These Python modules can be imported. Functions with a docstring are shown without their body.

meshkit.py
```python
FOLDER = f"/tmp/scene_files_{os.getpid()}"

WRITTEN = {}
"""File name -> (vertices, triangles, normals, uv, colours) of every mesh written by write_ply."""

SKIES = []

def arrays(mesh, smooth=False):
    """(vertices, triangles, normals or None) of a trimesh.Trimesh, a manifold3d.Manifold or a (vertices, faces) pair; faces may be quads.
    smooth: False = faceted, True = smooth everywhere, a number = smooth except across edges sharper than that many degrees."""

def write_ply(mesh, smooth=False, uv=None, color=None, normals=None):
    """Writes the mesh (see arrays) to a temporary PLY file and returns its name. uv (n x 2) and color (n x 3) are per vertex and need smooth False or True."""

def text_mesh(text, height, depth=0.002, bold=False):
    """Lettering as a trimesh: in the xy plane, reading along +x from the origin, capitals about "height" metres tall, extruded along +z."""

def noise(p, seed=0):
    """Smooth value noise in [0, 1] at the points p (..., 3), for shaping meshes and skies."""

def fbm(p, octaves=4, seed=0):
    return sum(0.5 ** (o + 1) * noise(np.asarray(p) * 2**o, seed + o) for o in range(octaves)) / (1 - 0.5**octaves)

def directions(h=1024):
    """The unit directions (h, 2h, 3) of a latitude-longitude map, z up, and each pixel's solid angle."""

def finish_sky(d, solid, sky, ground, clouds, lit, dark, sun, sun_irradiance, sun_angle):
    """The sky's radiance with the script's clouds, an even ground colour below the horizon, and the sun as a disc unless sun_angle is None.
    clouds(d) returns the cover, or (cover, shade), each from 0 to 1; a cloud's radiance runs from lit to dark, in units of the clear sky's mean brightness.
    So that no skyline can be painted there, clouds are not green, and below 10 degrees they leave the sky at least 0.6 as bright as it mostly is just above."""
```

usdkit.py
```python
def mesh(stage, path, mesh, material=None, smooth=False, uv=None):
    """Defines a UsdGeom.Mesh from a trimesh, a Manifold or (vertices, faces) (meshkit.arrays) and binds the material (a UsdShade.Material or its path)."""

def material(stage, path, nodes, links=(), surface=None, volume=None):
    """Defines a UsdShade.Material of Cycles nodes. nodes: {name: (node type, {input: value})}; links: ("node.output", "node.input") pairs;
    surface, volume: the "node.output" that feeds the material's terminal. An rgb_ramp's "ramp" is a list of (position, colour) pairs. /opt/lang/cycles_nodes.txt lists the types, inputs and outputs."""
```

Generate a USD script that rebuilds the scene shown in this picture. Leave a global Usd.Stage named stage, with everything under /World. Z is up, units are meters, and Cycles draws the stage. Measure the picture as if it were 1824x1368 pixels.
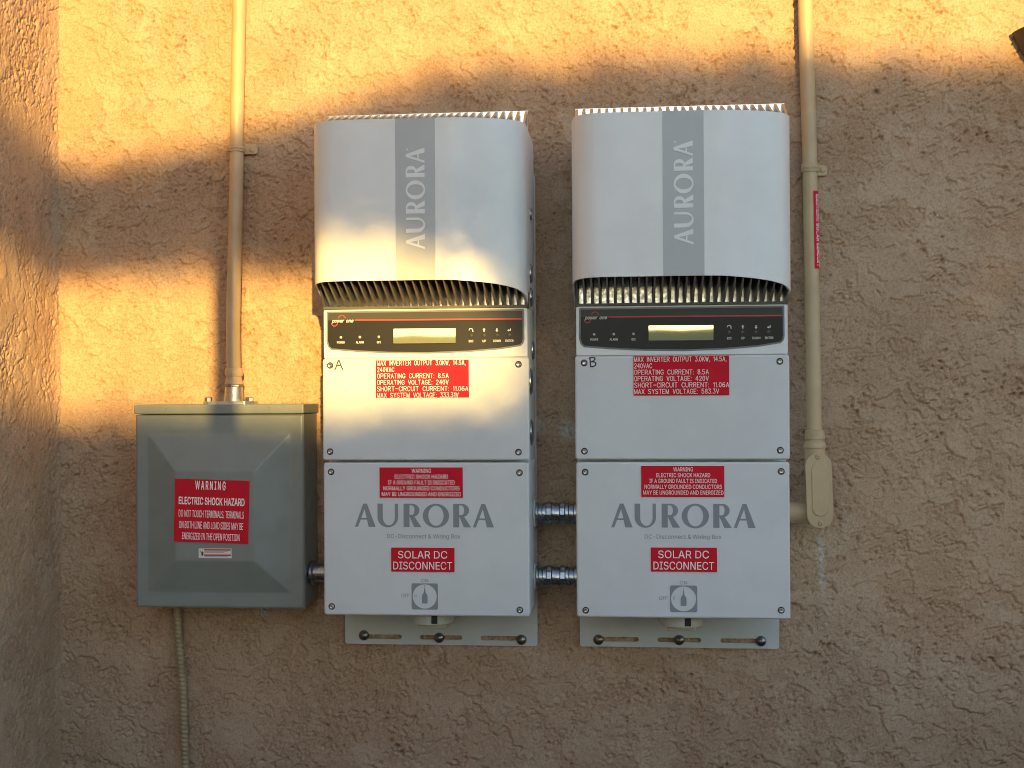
import math, numpy as np, trimesh, usdkit, meshkit
from scipy import ndimage as ndi
from scipy.interpolate import PchipInterpolator
from shapely import Polygon, Point, LineString, box as sbox, union_all, affinity
from pxr import Usd, UsdGeom, UsdLux, UsdShade, Sdf, Gf

stage = Usd.Stage.CreateInMemory()
UsdGeom.SetStageUpAxis(stage, 'Z')
UsdGeom.Xform.Define(stage, '/World')
UsdGeom.Scope.Define(stage, '/World/Looks')

# ------------------------------------------------------------------ camera, sky, sun, exposure
FPX, D, EYE = 2197.0, 2.0686, 1.5
YAW, PIT, ROL = (math.radians(a) for a in (5.232, -0.369, 0.308))
r0 = np.array([math.cos(YAW), math.sin(YAW), 0]); f0 = np.array([-math.sin(YAW), math.cos(YAW), 0]); zh = np.array([0, 0, 1.0])
FWD = f0 * math.cos(PIT) - zh * math.sin(PIT)
U1 = zh * math.cos(PIT) + f0 * math.sin(PIT)
RGT = math.cos(ROL) * r0 - math.sin(ROL) * U1
UPV = math.sin(ROL) * r0 + math.cos(ROL) * U1
EYEP = np.array([0, -D, EYE])
cam = UsdGeom.Camera.Define(stage, '/World/camera')
M = Gf.Matrix4d(*RGT, 0, *UPV, 0, *(-FWD), 0, *EYEP, 1)
cam.AddTransformOp().Set(M)
cam.CreateHorizontalApertureAttr(36.0); cam.CreateVerticalApertureAttr(27.0)
cam.CreateFocalLengthAttr(36.0 * FPX / 1824)
cam.CreateClippingRangeAttr(Gf.Vec2f(0.05, 3000))
cam.CreateExposureAttr(1.53)

SUN_AZ, SUN_EL = math.radians(15.5), math.radians(8.0)       # azimuth to the right of the wall's normal
SUN = np.array([math.sin(SUN_AZ) * math.cos(SUN_EL), -math.cos(SUN_AZ) * math.cos(SUN_EL), math.sin(SUN_EL)])
sun = UsdLux.DistantLight.Define(stage, '/World/sun')
sun.CreateIntensityAttr(1.0); sun.CreateAngleAttr(0.55); sun.CreateNormalizeAttr(True)
sun.CreateColorAttr(Gf.Vec3f(1.0, 0.63, 0.165))
zx = SUN; xx = np.cross([0, 0, 1], zx); xx /= np.linalg.norm(xx); yx = np.cross(zx, xx)
sun.AddTransformOp().Set(Gf.Matrix4d(*xx, 0, *yx, 0, *zx, 0, 0, 0, 0, 1))
sky = UsdLux.DomeLight.Define(stage, '/World/sky')
skym = usdkit.material(stage, '/World/Looks/sky', {
    's': ('sky_texture', {'sky_type': 'single_scattering', 'sun_disc': False, 'sun_elevation': SUN_EL, 'sun_rotation': math.atan2(SUN[0], SUN[1]), 'altitude': 100.0, 'aerosol_density': 0.3, 'ozone_density': 1.65}),
    'b': ('background_shader', {'strength': 0.15})}, [('s.color', 'b.color')], surface='b.background')
UsdShade.MaterialBindingAPI.Apply(sky.GetPrim()).Bind(skym)

# ------------------------------------------------------------------ helpers
def at(px, py, Y):
    """(x, z) of the point at depth Y seen at photograph pixel (px, py)."""
    d = FWD + (px - 912) / FPX * RGT - (py - 684) / FPX * UPV
    t = (Y + D) / d[1]
    p = EYEP + t * d
    return p[0], p[2]

used = {}
def numbered(path):
    n = used.get(path, 0); used[path] = n + 1
    return path if n == 0 else f'{path}_{n:03d}'

def key(p, **kw):
    for k, v in kw.items():
        if v: p.SetCustomDataByKey(k, v)

def thing(name, label, cat, loc=(0, 0, 0), group=None, kind=None):
    x = UsdGeom.Xform.Define(stage, numbered('/World/' + name)); x.AddTranslateOp().Set(Gf.Vec3d(*map(float, loc)))
    p = x.GetPrim(); key(p, label=label, category=cat, group=group, kind=kind)
    p.loc = None
    return p

def part(name, mesh, mat, parent=None, smooth=30, label=None):
    base = str(parent.GetPath()) if parent is not None else '/World'
    m = usdkit.mesh(stage, numbered(base + '/' + name), mesh, mat, smooth=smooth)
    p = m.GetPrim(); key(p, label=label)
    return p

cat = trimesh.util.concatenate
def poly3(shape, t, frame='front', y=0.0):
    """extrude a shapely shape drawn in (x, z) as a plate whose front face is at y and back at y + t"""
    geoms = [g for g in getattr(shape, 'geoms', [shape]) if g.area > 1e-10]
    m = cat([trimesh.creation.extrude_polygon(g, t, engine='earcut') for g in geoms])
    v = m.vertices
    m.vertices = np.stack([v[:, 0], y + t - v[:, 2], v[:, 1]], 1)
    return m

def hull(pts): return trimesh.convex.convex_hull(np.asarray(pts, float))

def rr(x0, x1, z0, z1, r, n=5):
    a = []
    for cx, cz, s in ((x1 - r, z1 - r, 0), (x0 + r, z1 - r, 90), (x0 + r, z0 + r, 180), (x1 - r, z0 + r, 270)):
        for k in range(n + 1):
            t = math.radians(s + 90 * k / n); a.append((cx + r * math.cos(t), cz + r * math.sin(t)))
    return a

def slab(x0, x1, z0, z1, yf, yb, r=0.003, b=0.002):
    """box with rounded corners in plan of the front and a rounded front edge"""
    pts = []
    for k in range(4):
        t = math.radians(90 * k / 3); ins = b * (1 - math.sin(t)); y = yf + b * (1 - math.cos(t))
        pts += [(x, y, z) for x, z in rr(x0 + ins, x1 - ins, z0 + ins, z1 - ins, max(r - ins, 3e-4))]
    pts += [(x, yb, z) for x, z in rr(x0, x1, z0, z1, r)]
    return hull(pts)

def bx(x0, x1, y0, y1, z0, z1):
    return trimesh.creation.box(bounds=[[x0, y0, z0], [x1, y1, z1]])

def lathe(prof, o, axis, n=32):
    """prof: [(radius, distance along axis)]"""
    o = np.asarray(o, float); a = np.asarray(axis, float); a /= np.linalg.norm(a)
    u = np.cross(a, [0, 0, 1.0] if abs(a[2]) < .9 else [1.0, 0, 0]); u /= np.linalg.norm(u); w = np.cross(a, u)
    ang = np.arange(n) * 2 * math.pi / n
    ring = np.cos(ang)[:, None] * u + np.sin(ang)[:, None] * w
    v = np.concatenate([o + a * t + ring * max(r, 1e-6) for r, t in prof])
    f = []
    for i in range(len(prof) - 1):
        for j in range(n):
            k = (j + 1) % n
            f += [(i * n + j, i * n + k, (i + 1) * n + k), (i * n + j, (i + 1) * n + k, (i + 1) * n + j)]
    return trimesh.Trimesh(v, f, process=False)

def tube(path, rad, n=24):
    p = np.asarray(path, float); t = np.gradient(p, axis=0); t /= np.linalg.norm(t, axis=1, keepdims=True)
    ref = np.array([0, 1.0, 0]) if abs(t[0][1]) < .8 else np.array([1.0, 0, 0])
    a = np.cross(t, ref); a /= np.linalg.norm(a, axis=1, keepdims=True); b = np.cross(t, a)
    ang = np.arange(n) * 2 * math.pi / n; rad = np.broadcast_to(rad, (len(p),))
    v = (p[:, None] + rad[:, None, None] * (np.cos(ang)[None, :, None] * a[:, None] + np.sin(ang)[None, :, None] * b[:, None])).reshape(-1, 3)
    f = []
    for i in range(len(p) - 1):
        for j in range(n):
            k = (j + 1) % n
            f += [(i * n + j, (i + 1) * n + k, i * n + k), (i * n + j, (i + 1) * n + j, (i + 1) * n + k)]
    c0, c1 = len(v), len(v) + 1
    v = np.vstack([v, p[:1], p[-1:]]); e = (len(p) - 1) * n
    for j in range(n):
        k = (j + 1) % n; f += [(c0, j, k), (c1, e + k, e + j)]
    return trimesh.Trimesh(v, f, process=False)

def hexprism(r, o, axis, h):
    m = lathe([(0, 0), (r, 0), (r, h * .85), (r * .9, h), (0, h)], o, axis, 6); return m

# ------------------------------------------------------------------ materials
def mat(name, col, rough=0.5, metal=0.0, bump=None, var=None, coat=0.0, spec=None):
    """bump: (scale, strength, distance); var: (scale, second colour, [low, high])"""
    n = {'p': ('principled_bsdf', {'base_color': col, 'roughness': rough, 'metallic': metal, 'coat_weight': coat, 'coat_roughness': 0.05})}
    if spec is not None: n['p'][1]['specular_ior_level'] = spec
    l = []
    n['g'] = ('texture_coordinate', {})
    if var:
        n['n'] = ('noise_texture', {'scale': var[0], 'detail': 6.0, 'roughness': 0.6})
        lo, hi = var[2] if len(var) > 2 else (.35, .65)
        n['r'] = ('rgb_ramp', {'ramp': [(lo, col), (hi, var[1])]})
        l += [('g.object', 'n.vector'), ('n.fac', 'r.fac'), ('r.color', 'p.base_color')]
        n['n2'] = ('noise_texture', {'scale': var[0] * 3, 'detail': 3.0})
        n['mr'] = ('map_range', {'from_min': .3, 'from_max': .7, 'to_min': max(rough - .08, .02), 'to_max': rough + .08})
        l += [('g.object', 'n2.vector'), ('n2.fac', 'mr.value'), ('mr.result', 'p.roughness')]
    if bump:
        n['bn'] = ('noise_texture', {'scale': bump[0], 'detail': 2.0})
        n['b'] = ('bump', {'strength': bump[1], 'distance': bump[2]})
        l += [('g.object', 'bn.vector'), ('bn.fac', 'b.height'), ('b.normal', 'p.normal')]
    return usdkit.material(stage, '/World/Looks/' + name, n, l, surface='p.BSDF')

WX = 0.942e-3
def spot_nodes(n, l, i, c, rx, rz):
    """a blotch of pale residue on the wall round c"""
    n[f'm{i}'] = ('mapping', {'location': (-c[0] / rx, 0.0, -c[1] / rz), 'scale': (1 / rx, 0.0, 1 / rz)})
    n[f'd{i}'] = ('vector_math', {'math_type': 'length'})
    n[f'q{i}'] = ('map_range', {'from_min': 0.25, 'from_max': 1.0, 'to_min': 1.0, 'to_max': 0.0, 'clamp': True})
    l += [('g.position', f'm{i}.vector'), (f'm{i}.vector', f'd{i}.vector1'), (f'd{i}.value', f'q{i}.value')]
    return f'q{i}.result'

def stucco(name, spots=()):
    n = {'g': ('geometry', {}),
         'n1': ('noise_texture', {'scale': 5.0, 'detail': 5.0, 'roughness': 0.6}),
         'r1': ('rgb_ramp', {'ramp': [(.32, (.378, .243, .150)), (.68, (.468, .318, .207))]}),
         'at': ('attribute', {'attribute': 'trowelled'}),
         'tf': ('math', {'math_type': 'multiply', 'value2': .55}),
         'tm': ('mix_color', {'blend_type': 'mix', 'b': (.505, .370, .258)}),
         'n2': ('noise_texture', {'scale': 330.0, 'detail': 3.0, 'roughness': 0.7}),
         'r2': ('rgb_ramp', {'ramp': [(.30, (.52, .48, .45)), (.54, (1.0, 1.0, 1.0))]}),
         'mx': ('mix_color', {'blend_type': 'multiply', 'fac': 0.8}),
         'bn': ('noise_texture', {'scale': 520.0, 'detail': 4.0, 'roughness': 0.7}),
         'b': ('bump', {'strength': 0.8, 'distance': 0.0014}),
         'p': ('principled_bsdf', {'roughness': 0.92, 'specular_ior_level': 0.25})}
    l = [('g.position', 'n1.vector'), ('n1.fac', 'r1.fac'), ('g.position', 'n2.vector'), ('n2.fac', 'r2.fac'),
         ('r1.color', 'tm.a'), ('at.fac', 'tf.value1'), ('tf.value', 'tm.fac'), ('tm.result', 'mx.a'), ('r2.color', 'mx.b'), ('g.position', 'bn.vector'), ('bn.fac', 'b.height'), ('b.normal', 'p.normal')]
    prev = 'mx.result'
    if spots:
        n['sn'] = ('noise_texture', {'scale': 160.0, 'detail': 5.0, 'roughness': 0.8})
        n['sr'] = ('map_range', {'from_min': .38, 'from_max': .58, 'to_min': 0.0, 'to_max': 1.0, 'clamp': True})
        l += [('g.position', 'sn.vector'), ('sn.fac', 'sr.value')]
        for i, (c, rx, rz, k) in enumerate(spots):
            o = spot_nodes(n, l, i, c, rx, rz)
            n[f'k{i}'] = ('math', {'math_type': 'multiply'}); n[f'kk{i}'] = ('math', {'math_type': 'multiply', 'value2': k})
            n[f'x{i}'] = ('mix_color', {'blend_type': 'mix', 'b': (.50, .48, .45)})
            l += [(o, f'k{i}.value1'), ('sr.result', f'k{i}.value2'), (f'k{i}.value', f'kk{i}.value1'), (f'kk{i}.value', f'x{i}.fac'), (prev, f'x{i}.a')]
            prev = f'x{i}.result'
    l.append((prev, 'p.base_color'))
    return usdkit.material(stage, '/World/Looks/' + name, n, l, surface='p.BSDF')

K = {}
K['stucco'] = stucco('stucco', [(at(1012, 767, 0), .024, .026, 1.0), (at(958, 757, 0), .016, .022, .8), (at(1462, 985, 0), .010, .036, .9), (at(1465, 1030, 0), .008, .024, .8)])
K['stucco_side'] = stucco('stucco_side')
K['powder'] = mat('light_grey_powder_coat', (.67, .69, .70), .40, bump=(1400.0, .14, .0006), var=(9.0, (.615, .63, .635), (.42, .75)))
K['panel'] = mat('light_grey_painted_panel', (.575, .60, .62), .5, bump=(900.0, .22, .0008), var=(9.0, (.525, .545, .56), (.42, .75)))
K['plate'] = mat('pale_grey_plate', (.50, .52, .51), .5, var=(15.0, (.46, .475, .465)))
K['stripe'] = mat('blue_grey_stripe', (.39, .415, .435), .42, bump=(1400.0, .1, .0005))
K['print'] = mat('blue_grey_print', (.20, .225, .25), .5)
K['pale_print'] = mat('pale_grey_print', (.68, .70, .71), .5)
K['black'] = mat('black_membrane', (.012, .0115, .011), .36, spec=.25)
K['dark_band'] = mat('dark_grey_membrane', (.045, .044, .042), .42, spec=.25)
K['bezel'] = mat('slate_bezel', (.13, .145, .17), .4)
K['redline'] = mat('red_line', (.42, .035, .03), .45)
K['white_print'] = mat('white_print', (.55, .55, .54), .5)
K['lcd'] = mat('display_glass', (.56, .55, .37), .02, metal=.70)
K['led_a'] = mat('pale_led', (.42, .43, .36), .3)
K['led_b'] = mat('pinkish_led', (.43, .34, .31), .3)
K['button'] = mat('membrane_button', (.020, .019, .020), .30)
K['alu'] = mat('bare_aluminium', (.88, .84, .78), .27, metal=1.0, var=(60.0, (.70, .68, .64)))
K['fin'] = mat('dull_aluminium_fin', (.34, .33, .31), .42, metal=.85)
K['dark'] = mat('dark_grey_metal', (.07, .068, .062), .5, metal=.3)
K['hole'] = mat('dark_recess', (.02, .02, .02), .8)
K['steel'] = mat('screw_steel', (.50, .49, .47), .28, metal=1.0)
K['dsteel'] = mat('dark_steel', (.20, .19, .18), .30, metal=1.0)
K['zinc'] = mat('zinc_plated_steel', (.42, .43, .44), .31, metal=1.0, var=(110.0, (.24, .25, .26)))
K['cast'] = mat('cast_zinc', (.56, .53, .50), .38, metal=.9, bump=(500.0, .3, .0006), var=(70.0, (.42, .40, .38)))
K['red'] = mat('red_plastic', (.56, .012, .030), .62, var=(20.0, (.51, .012, .024)), spec=.12)
K['white'] = mat('white_lettering', (.80, .77, .77), .6, spec=.2)
K['marker'] = mat('black_marker', (.035, .033, .03), .5)
K['knob'] = mat('cream_plastic', (.47, .47, .40), .45)
K['grey'] = mat('grey_enamel', (.20, .225, .215), .36, bump=(700.0, .12, .0008), var=(9.0, (.183, .207, .198)))
K['emt'] = mat('tan_painted_metal', (.48, .345, .20), .48, bump=(220.0, .25, .0008), var=(14.0, (.42, .295, .17)))
K['flex'] = mat('olive_tan_painted_metal', (.33, .25, .14), .5, var=(40.0, (.26, .195, .11)))
K['sticker'] = mat('white_sticker', (.62, .60, .58), .4)
K['stred'] = mat('sticker_red', (.45, .05, .045), .45)
K['stdark'] = mat('sticker_dark', (.06, .07, .05), .5)
K['lamp'] = mat('brown_painted_metal', (.055, .037, .027), .6, var=(30.0, (.047, .032, .023)))
K['leaf'] = mat('dark_leaf', (.045, .075, .025), .55)
K['stake'] = mat('weathered_wood', (.25, .19, .13), .8, var=(20.0, (.18, .14, .10)))
K['ground'] = mat('dark_soil_ground', (.055, .050, .042), .95, var=(2.0, (.042, .038, .032)))
K['hill'] = mat('green_hill', (.06, .075, .03), .95, var=(.05, (.09, .085, .04)))
K['farwall'] = mat('pale_far_wall', (.55, .50, .42), .9, var=(1.0, (.5, .45, .38)))

# ------------------------------------------------------------------ the setting
g = part('ground', bx(-400, 400, -420, 60, -.3, 0), K['ground'], smooth=False); key(g, kind='structure', label='bare dark ground at the foot of the stucco wall')

rng = np.random.default_rng(7)
def gnoise(shape, s):
    a = ndi.gaussian_filter(rng.standard_normal(shape), s, mode='wrap', truncate=3.0); return a / a.std()

def stucco_height(shape, pitch, vertical=False):
    """relief of skip-trowelled stucco in metres: sandy ground, pits and broken ledges that face down (or sideways)"""
    k = .0017 / pitch
    k *= .80
    def gn(sg): return gnoise(shape, (sg * k * (1.15 if vertical else .97), sg * k * (.92 if vertical else 1.03)))
    def smooth(x): x = np.clip(x, 0, 1); return x * x * (3 - 2 * x)
    def layer(n, t, thick, msk, cut):
        """a skim of plaster laid on where n > t: ragged rims, sharp and undercut where they face down (or sideways), feathered elsewhere"""
        gy, gx_ = np.gradient(n); gr = np.hypot(gx_, gy) + .025
        down = smooth(.50 + (.75 * gy + .35 * gx_ if not vertical else -.7 * gx_ + .3 * gy) / gr)
        d = (n - t) / gr
        p = smooth(.5 + d / (1.6 + 9 * (1 - down)))
        return p, thick * p - cut * np.exp(-((d + .75) / .8) ** 2) * msk * (.15 + .85 * down)
    n1 = gn(15) + .70 * gn(7) + .50 * gn(3.4) + .34 * gn(1.8) + .16 * gn(.95)
    p1, h1 = layer(n1, .25, .0013, smooth(.55 + .7 * gn(9)), .0029)
    n2 = gn(9) + .65 * gn(4.2) + .50 * gn(2.1) + .26 * gn(1.0)
    p2, h2 = layer(n2, .85, .0011, smooth(.45 + .8 * gn(8)), .0027)
    n3 = gn(22) + .6 * gn(9) + .45 * gn(4) + .32 * gn(2.0) + .16 * gn(1.0)
    p3, h3 = layer(n3, .1, .0009, smooth(.25 + .8 * gn(10)), .0024)
    flat = np.clip(np.maximum(p1, .8 * p2), 0, 1)
    rough = (1 - .82 * flat) * np.clip(.75 + .35 * gn(18), .25, 1.5)
    grain = gn(.8) * .00042 + gn(1.4) * .00046
    pit = -np.clip(-gn(1.15) - 1.0, 0, 1.3) * .0040
    pit2 = -np.clip(-gn(2.1) - 1.2, 0, 1.2) * .0036
    h = h1 + h2 + h3 + (grain + pit + pit2) * rough + gn(60) * .0009
    return h - h.mean(), flat * np.clip(.7 + .3 * gn(14), 0, 1.2)

def grid_faces(nz, nx):
    i = np.arange(nz * nx).reshape(nz, nx)
    a, b, c, d = i[:-1, :-1].ravel(), i[:-1, 1:].ravel(), i[1:, 1:].ravel(), i[1:, :-1].ravel()
    return np.vstack([np.stack([a, b, c], 1), np.stack([a, c, d], 1)])

def plates(p, sm):
    """per vertex: how far the plaster was trowelled smooth"""
    n = len(UsdGeom.Mesh(p).GetPointsAttr().Get()); a = np.zeros(n, np.float32); a[:sm.size] = sm.ravel()
    UsdGeom.PrimvarsAPI(p).CreatePrimvar('trowelled', Sdf.ValueTypeNames.FloatArray, 'vertex').Set(a.tolist())

CORNER = at(104, 684, 0)[0]
P = .0017
xs = np.arange(CORNER - .012, .93, P); zs = np.arange(EYE - .80, EYE + .80, P)
H, SM = stucco_height((len(zs), len(xs)), P)
X, Z = np.meshgrid(xs, zs)
V = np.stack([X, -H * .84, Z], -1).reshape(-1, 3); F = grid_faces(len(zs), len(xs))
def quad(p, q, r, s, V, F):
    n = len(V); return np.vstack([V, [p, q, r, s]]), np.vstack([F, [[n, n + 1, n + 2], [n, n + 2, n + 3]]])
x0, x1, z0, z1 = xs[0], xs[-1], zs[0], zs[-1]
V, F = quad((x0, 0, -.05), (6, 0, -.05), (6, 0, z0), (x0, 0, z0), V, F)
V, F = quad((x0, 0, z1), (6, 0, z1), (6, 0, 3.4), (x0, 0, 3.4), V, F)
V, F = quad((x1, 0, z0), (6, 0, z0), (6, 0, z1), (x1, 0, z1), V, F)
w = part('stucco_wall', (V, F), K['stucco'], smooth=True)
plates(w, SM)
key(w, label='wide tan stucco wall that carries the grey boxes and pipes', category='wall')
# return wall on the left, coming towards the viewer
ys = np.arange(-.36, .006, .0018); zs2 = np.arange(EYE - .80, EYE + .80, .0020)
H2, SM2 = stucco_height((len(zs2), len(ys)), .0018, vertical=True)
Yg, Zg = np.meshgrid(ys, zs2)
rad = np.clip((Yg + .03) / .03, 0, 1) ** 2 * .004
V2 = np.stack([CORNER + H2 * .85 + rad - .001, Yg, Zg], -1).reshape(-1, 3); F2 = grid_faces(len(zs2), len(ys))
y0_, za, zb = ys[0], zs2[0], zs2[-1]
V2, F2 = quad((CORNER, -2.9, -.05), (CORNER, 0, -.05), (CORNER, 0, za), (CORNER, -2.9, za), V2, F2)
V2, F2 = quad((CORNER, -2.9, zb), (CORNER, 0, zb), (CORNER, 0, 3.4), (CORNER, -2.9, 3.4), V2, F2)
V2, F2 = quad((CORNER, -2.9, za), (CORNER, y0_, za), (CORNER, y0_, zb), (CORNER, -2.9, zb), V2, F2)
w = part('stucco_wall', (V2, F2), K['stucco_side'], smooth=True)
plates(w, SM2)
key(w, label='narrow return of rough tan stucco wall meeting the main wall in a corner', category='wall')

# ------------------------------------------------------------------ lettering
def place(m, y, depth):
    """text drawn in the xy plane -> standing on a wall plane, front face at y"""
    v = m.vertices; m.vertices = np.stack([v[:, 0], y + .0001 - (v[:, 2] > depth / 2) * (depth + .0001), v[:, 1]], 1)
    return m

def fit(m, x0, x1, zc, cap, base_h):
    """scale a flat text mesh (caps base_h tall, baseline 0) into x0..x1, caps cap tall, centred on zc"""
    v = m.vertices.copy(); b = m.bounds
    v[:, 0] = x0 + (v[:, 0] - b[0][0]) / (b[1][0] - b[0][0]) * (x1 - x0)
    v[:, 1] = zc - cap / 2 + v[:, 1] * cap / base_h
    m.vertices = v
    return m

DEP = .0003
def text(s, x0, x1, zc, cap, y, bold=False, slant=0.0):
    m = meshkit.text_mesh(s, .01, depth=DEP, bold=bold)
    if slant: m.vertices[:, 0] += m.vertices[:, 1] * slant
    m = fit(m, x0, x1, zc, cap, .01)
    return place(m, y, DEP)

GLYPH = {  # single-stroke engraving letters on a 4 x 6 grid
    'A': [[(0, 0), (2, 6), (4, 0)], [(.75, 2.1), (3.25, 2.1)]], 'C': [[(4, 4.6), (3.2, 5.7), (2, 6), (.8, 5.6), (0, 4), (0, 2), (.8, .4), (2, 0), (3.2, .3), (4, 1.4)]],
    'E': [[(3.8, 6), (0, 6), (0, 0), (3.8, 0)], [(0, 3.1), (2.6, 3.1)]], 'G': [[(4, 4.6), (3.2, 5.7), (2, 6), (.8, 5.6), (0, 4), (0, 2), (.8, .4), (2, 0), (3.2, .3), (4, 1.4), (4, 2.6), (2.3, 2.6)]],
    'H': [[(0, 0), (0, 6)], [(4, 0), (4, 6)], [(0, 3.1), (4, 3.1)]], 'I': [[(0, 0), (0, 6)]], 'K': [[(0, 0), (0, 6)], [(4, 6), (0, 2)], [(1.4, 3.4), (4, 0)]],
    'L': [[(0, 6), (0, 0), (3.5, 0)]], 'M': [[(0, 0), (0, 6), (2.3, 0), (4.6, 6), (4.6, 0)]], 'N': [[(0, 0), (0, 6), (4, 0), (4, 6)]],
    'O': [[(2, 6), (.8, 5.6), (0, 4), (0, 2), (.8, .4), (2, 0), (3.2, .4), (4, 2), (4, 4), (3.2, 5.6), (2, 6)]], 'P': [[(0, 0), (0, 6), (2.6, 6), (3.7, 5.5), (3.9, 4.5), (3.7, 3.4), (2.6, 2.9), (0, 2.9)]],
    'R': [[(0, 0), (0, 6), (2.6, 6), (3.7, 5.5), (3.9, 4.5), (3.7, 3.5), (2.6, 3.1), (0, 3.1)], [(2, 3.1), (4, 0)]],
    'S': [[(4, 5.1), (3, 5.9), (2, 6), (.8, 5.8), (.1, 5), (.3, 4), (1.2, 3.4), (3, 2.7), (3.8, 2), (3.9, 1), (3.1, .2), (2, 0), (1, .1), (0, .9)]],
    'T': [[(0, 6), (4, 6)], [(2, 6), (2, 0)]], 'U': [[(0, 6), (0, 1.8), (.6, .5), (2, 0), (3.4, .5), (4, 1.8), (4, 6)]], 'V': [[(0, 6), (2, 0), (4, 6)]],
    'W': [[(0, 6), (1.2, 0), (2.4, 5), (3.6, 0), (4.8, 6)]], 'X': [[(0, 0), (4, 6)], [(0, 6), (4, 0)]], 'Y': [[(0, 6), (2, 3.2), (4, 6)], [(2, 3.2), (2, 0)]],
    '0': [[(1.8, 6), (.6, 5.3), (0, 3), (.6, .7), (1.8, 0), (3, .7), (3.6, 3), (3, 5.3), (1.8, 6)]], '1': [[(.4, 4.9), (1.6, 6), (1.6, 0)]],
    '2': [[(.1, 4.6), (.6, 5.6), (1.8, 6), (3.2, 5.6), (3.6, 4.4), (3, 3), (0, 0), (3.8, 0)]], '3': [[(.3, 6), (3.5, 6), (1.8, 3.7), (3.2, 3.2), (3.7, 1.9), (3.2, .6), (1.8, 0), (.6, .3), (0, 1.2)]],
    '4': [[(2.9, 0), (2.9, 6), (0, 2), (4, 2)]], '5': [[(3.4, 6), (.5, 6), (.2, 3.3), (1.8, 3.9), (3.2, 3.4), (3.7, 2), (3.1, .6), (1.8, 0), (.6, .3), (0, 1.2)]],
    '6': [[(3.3, 5.2), (2, 6), (.7, 5), (0, 3), (.2, 1), (1.8, 0), (3.3, .6), (3.7, 1.9), (3.2, 3.2), (1.9, 3.6), (.5, 2.9), (.1, 2)]],
    '8': [[(1.8, 6), (.5, 5.6), (.3, 4.4), (1, 3.4), (2.6, 2.9), (3.6, 1.9), (3.3, .5), (1.8, 0), (.4, .5), (0, 1.9), (1, 2.9), (2.6, 3.4), (3.3, 4.4), (3.1, 5.6), (1.8, 6)]],
    '.': [[(.2, 0), (.2, .35)]], ',': [[(.5, .4), (.4, -.4), (0, -1)]], ':': [[(.2, 0), (.2, .4)], [(.2, 3.6), (.2, 4)]], '-': [[(0, 3), (4, 3)]]}
def engraved(s, x0, x1, zc, cap, y, sw=.50):
    x, lines = 0.0, []
    for ch in s:
        if ch == ' ': x += 5.2; continue
        w_ = max(p[0] for st in GLYPH[ch] for p in st)
        lines += [LineString([(x + a, b) for a, b in st]) for st in GLYPH[ch]]
        x += w_ + 1.75
    x -= 1.75
    sx, sz = (x1 - x0) / x, cap / 6
    lines = [affinity.affine_transform(l, [sx, 0, 0, sz, x0, zc - cap / 2]) for l in lines]
    return poly3(union_all([l.buffer(sz * sw / 1.6, quad_segs=3) for l in lines]), DEP + .0001, y=y - DEP)

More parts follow.
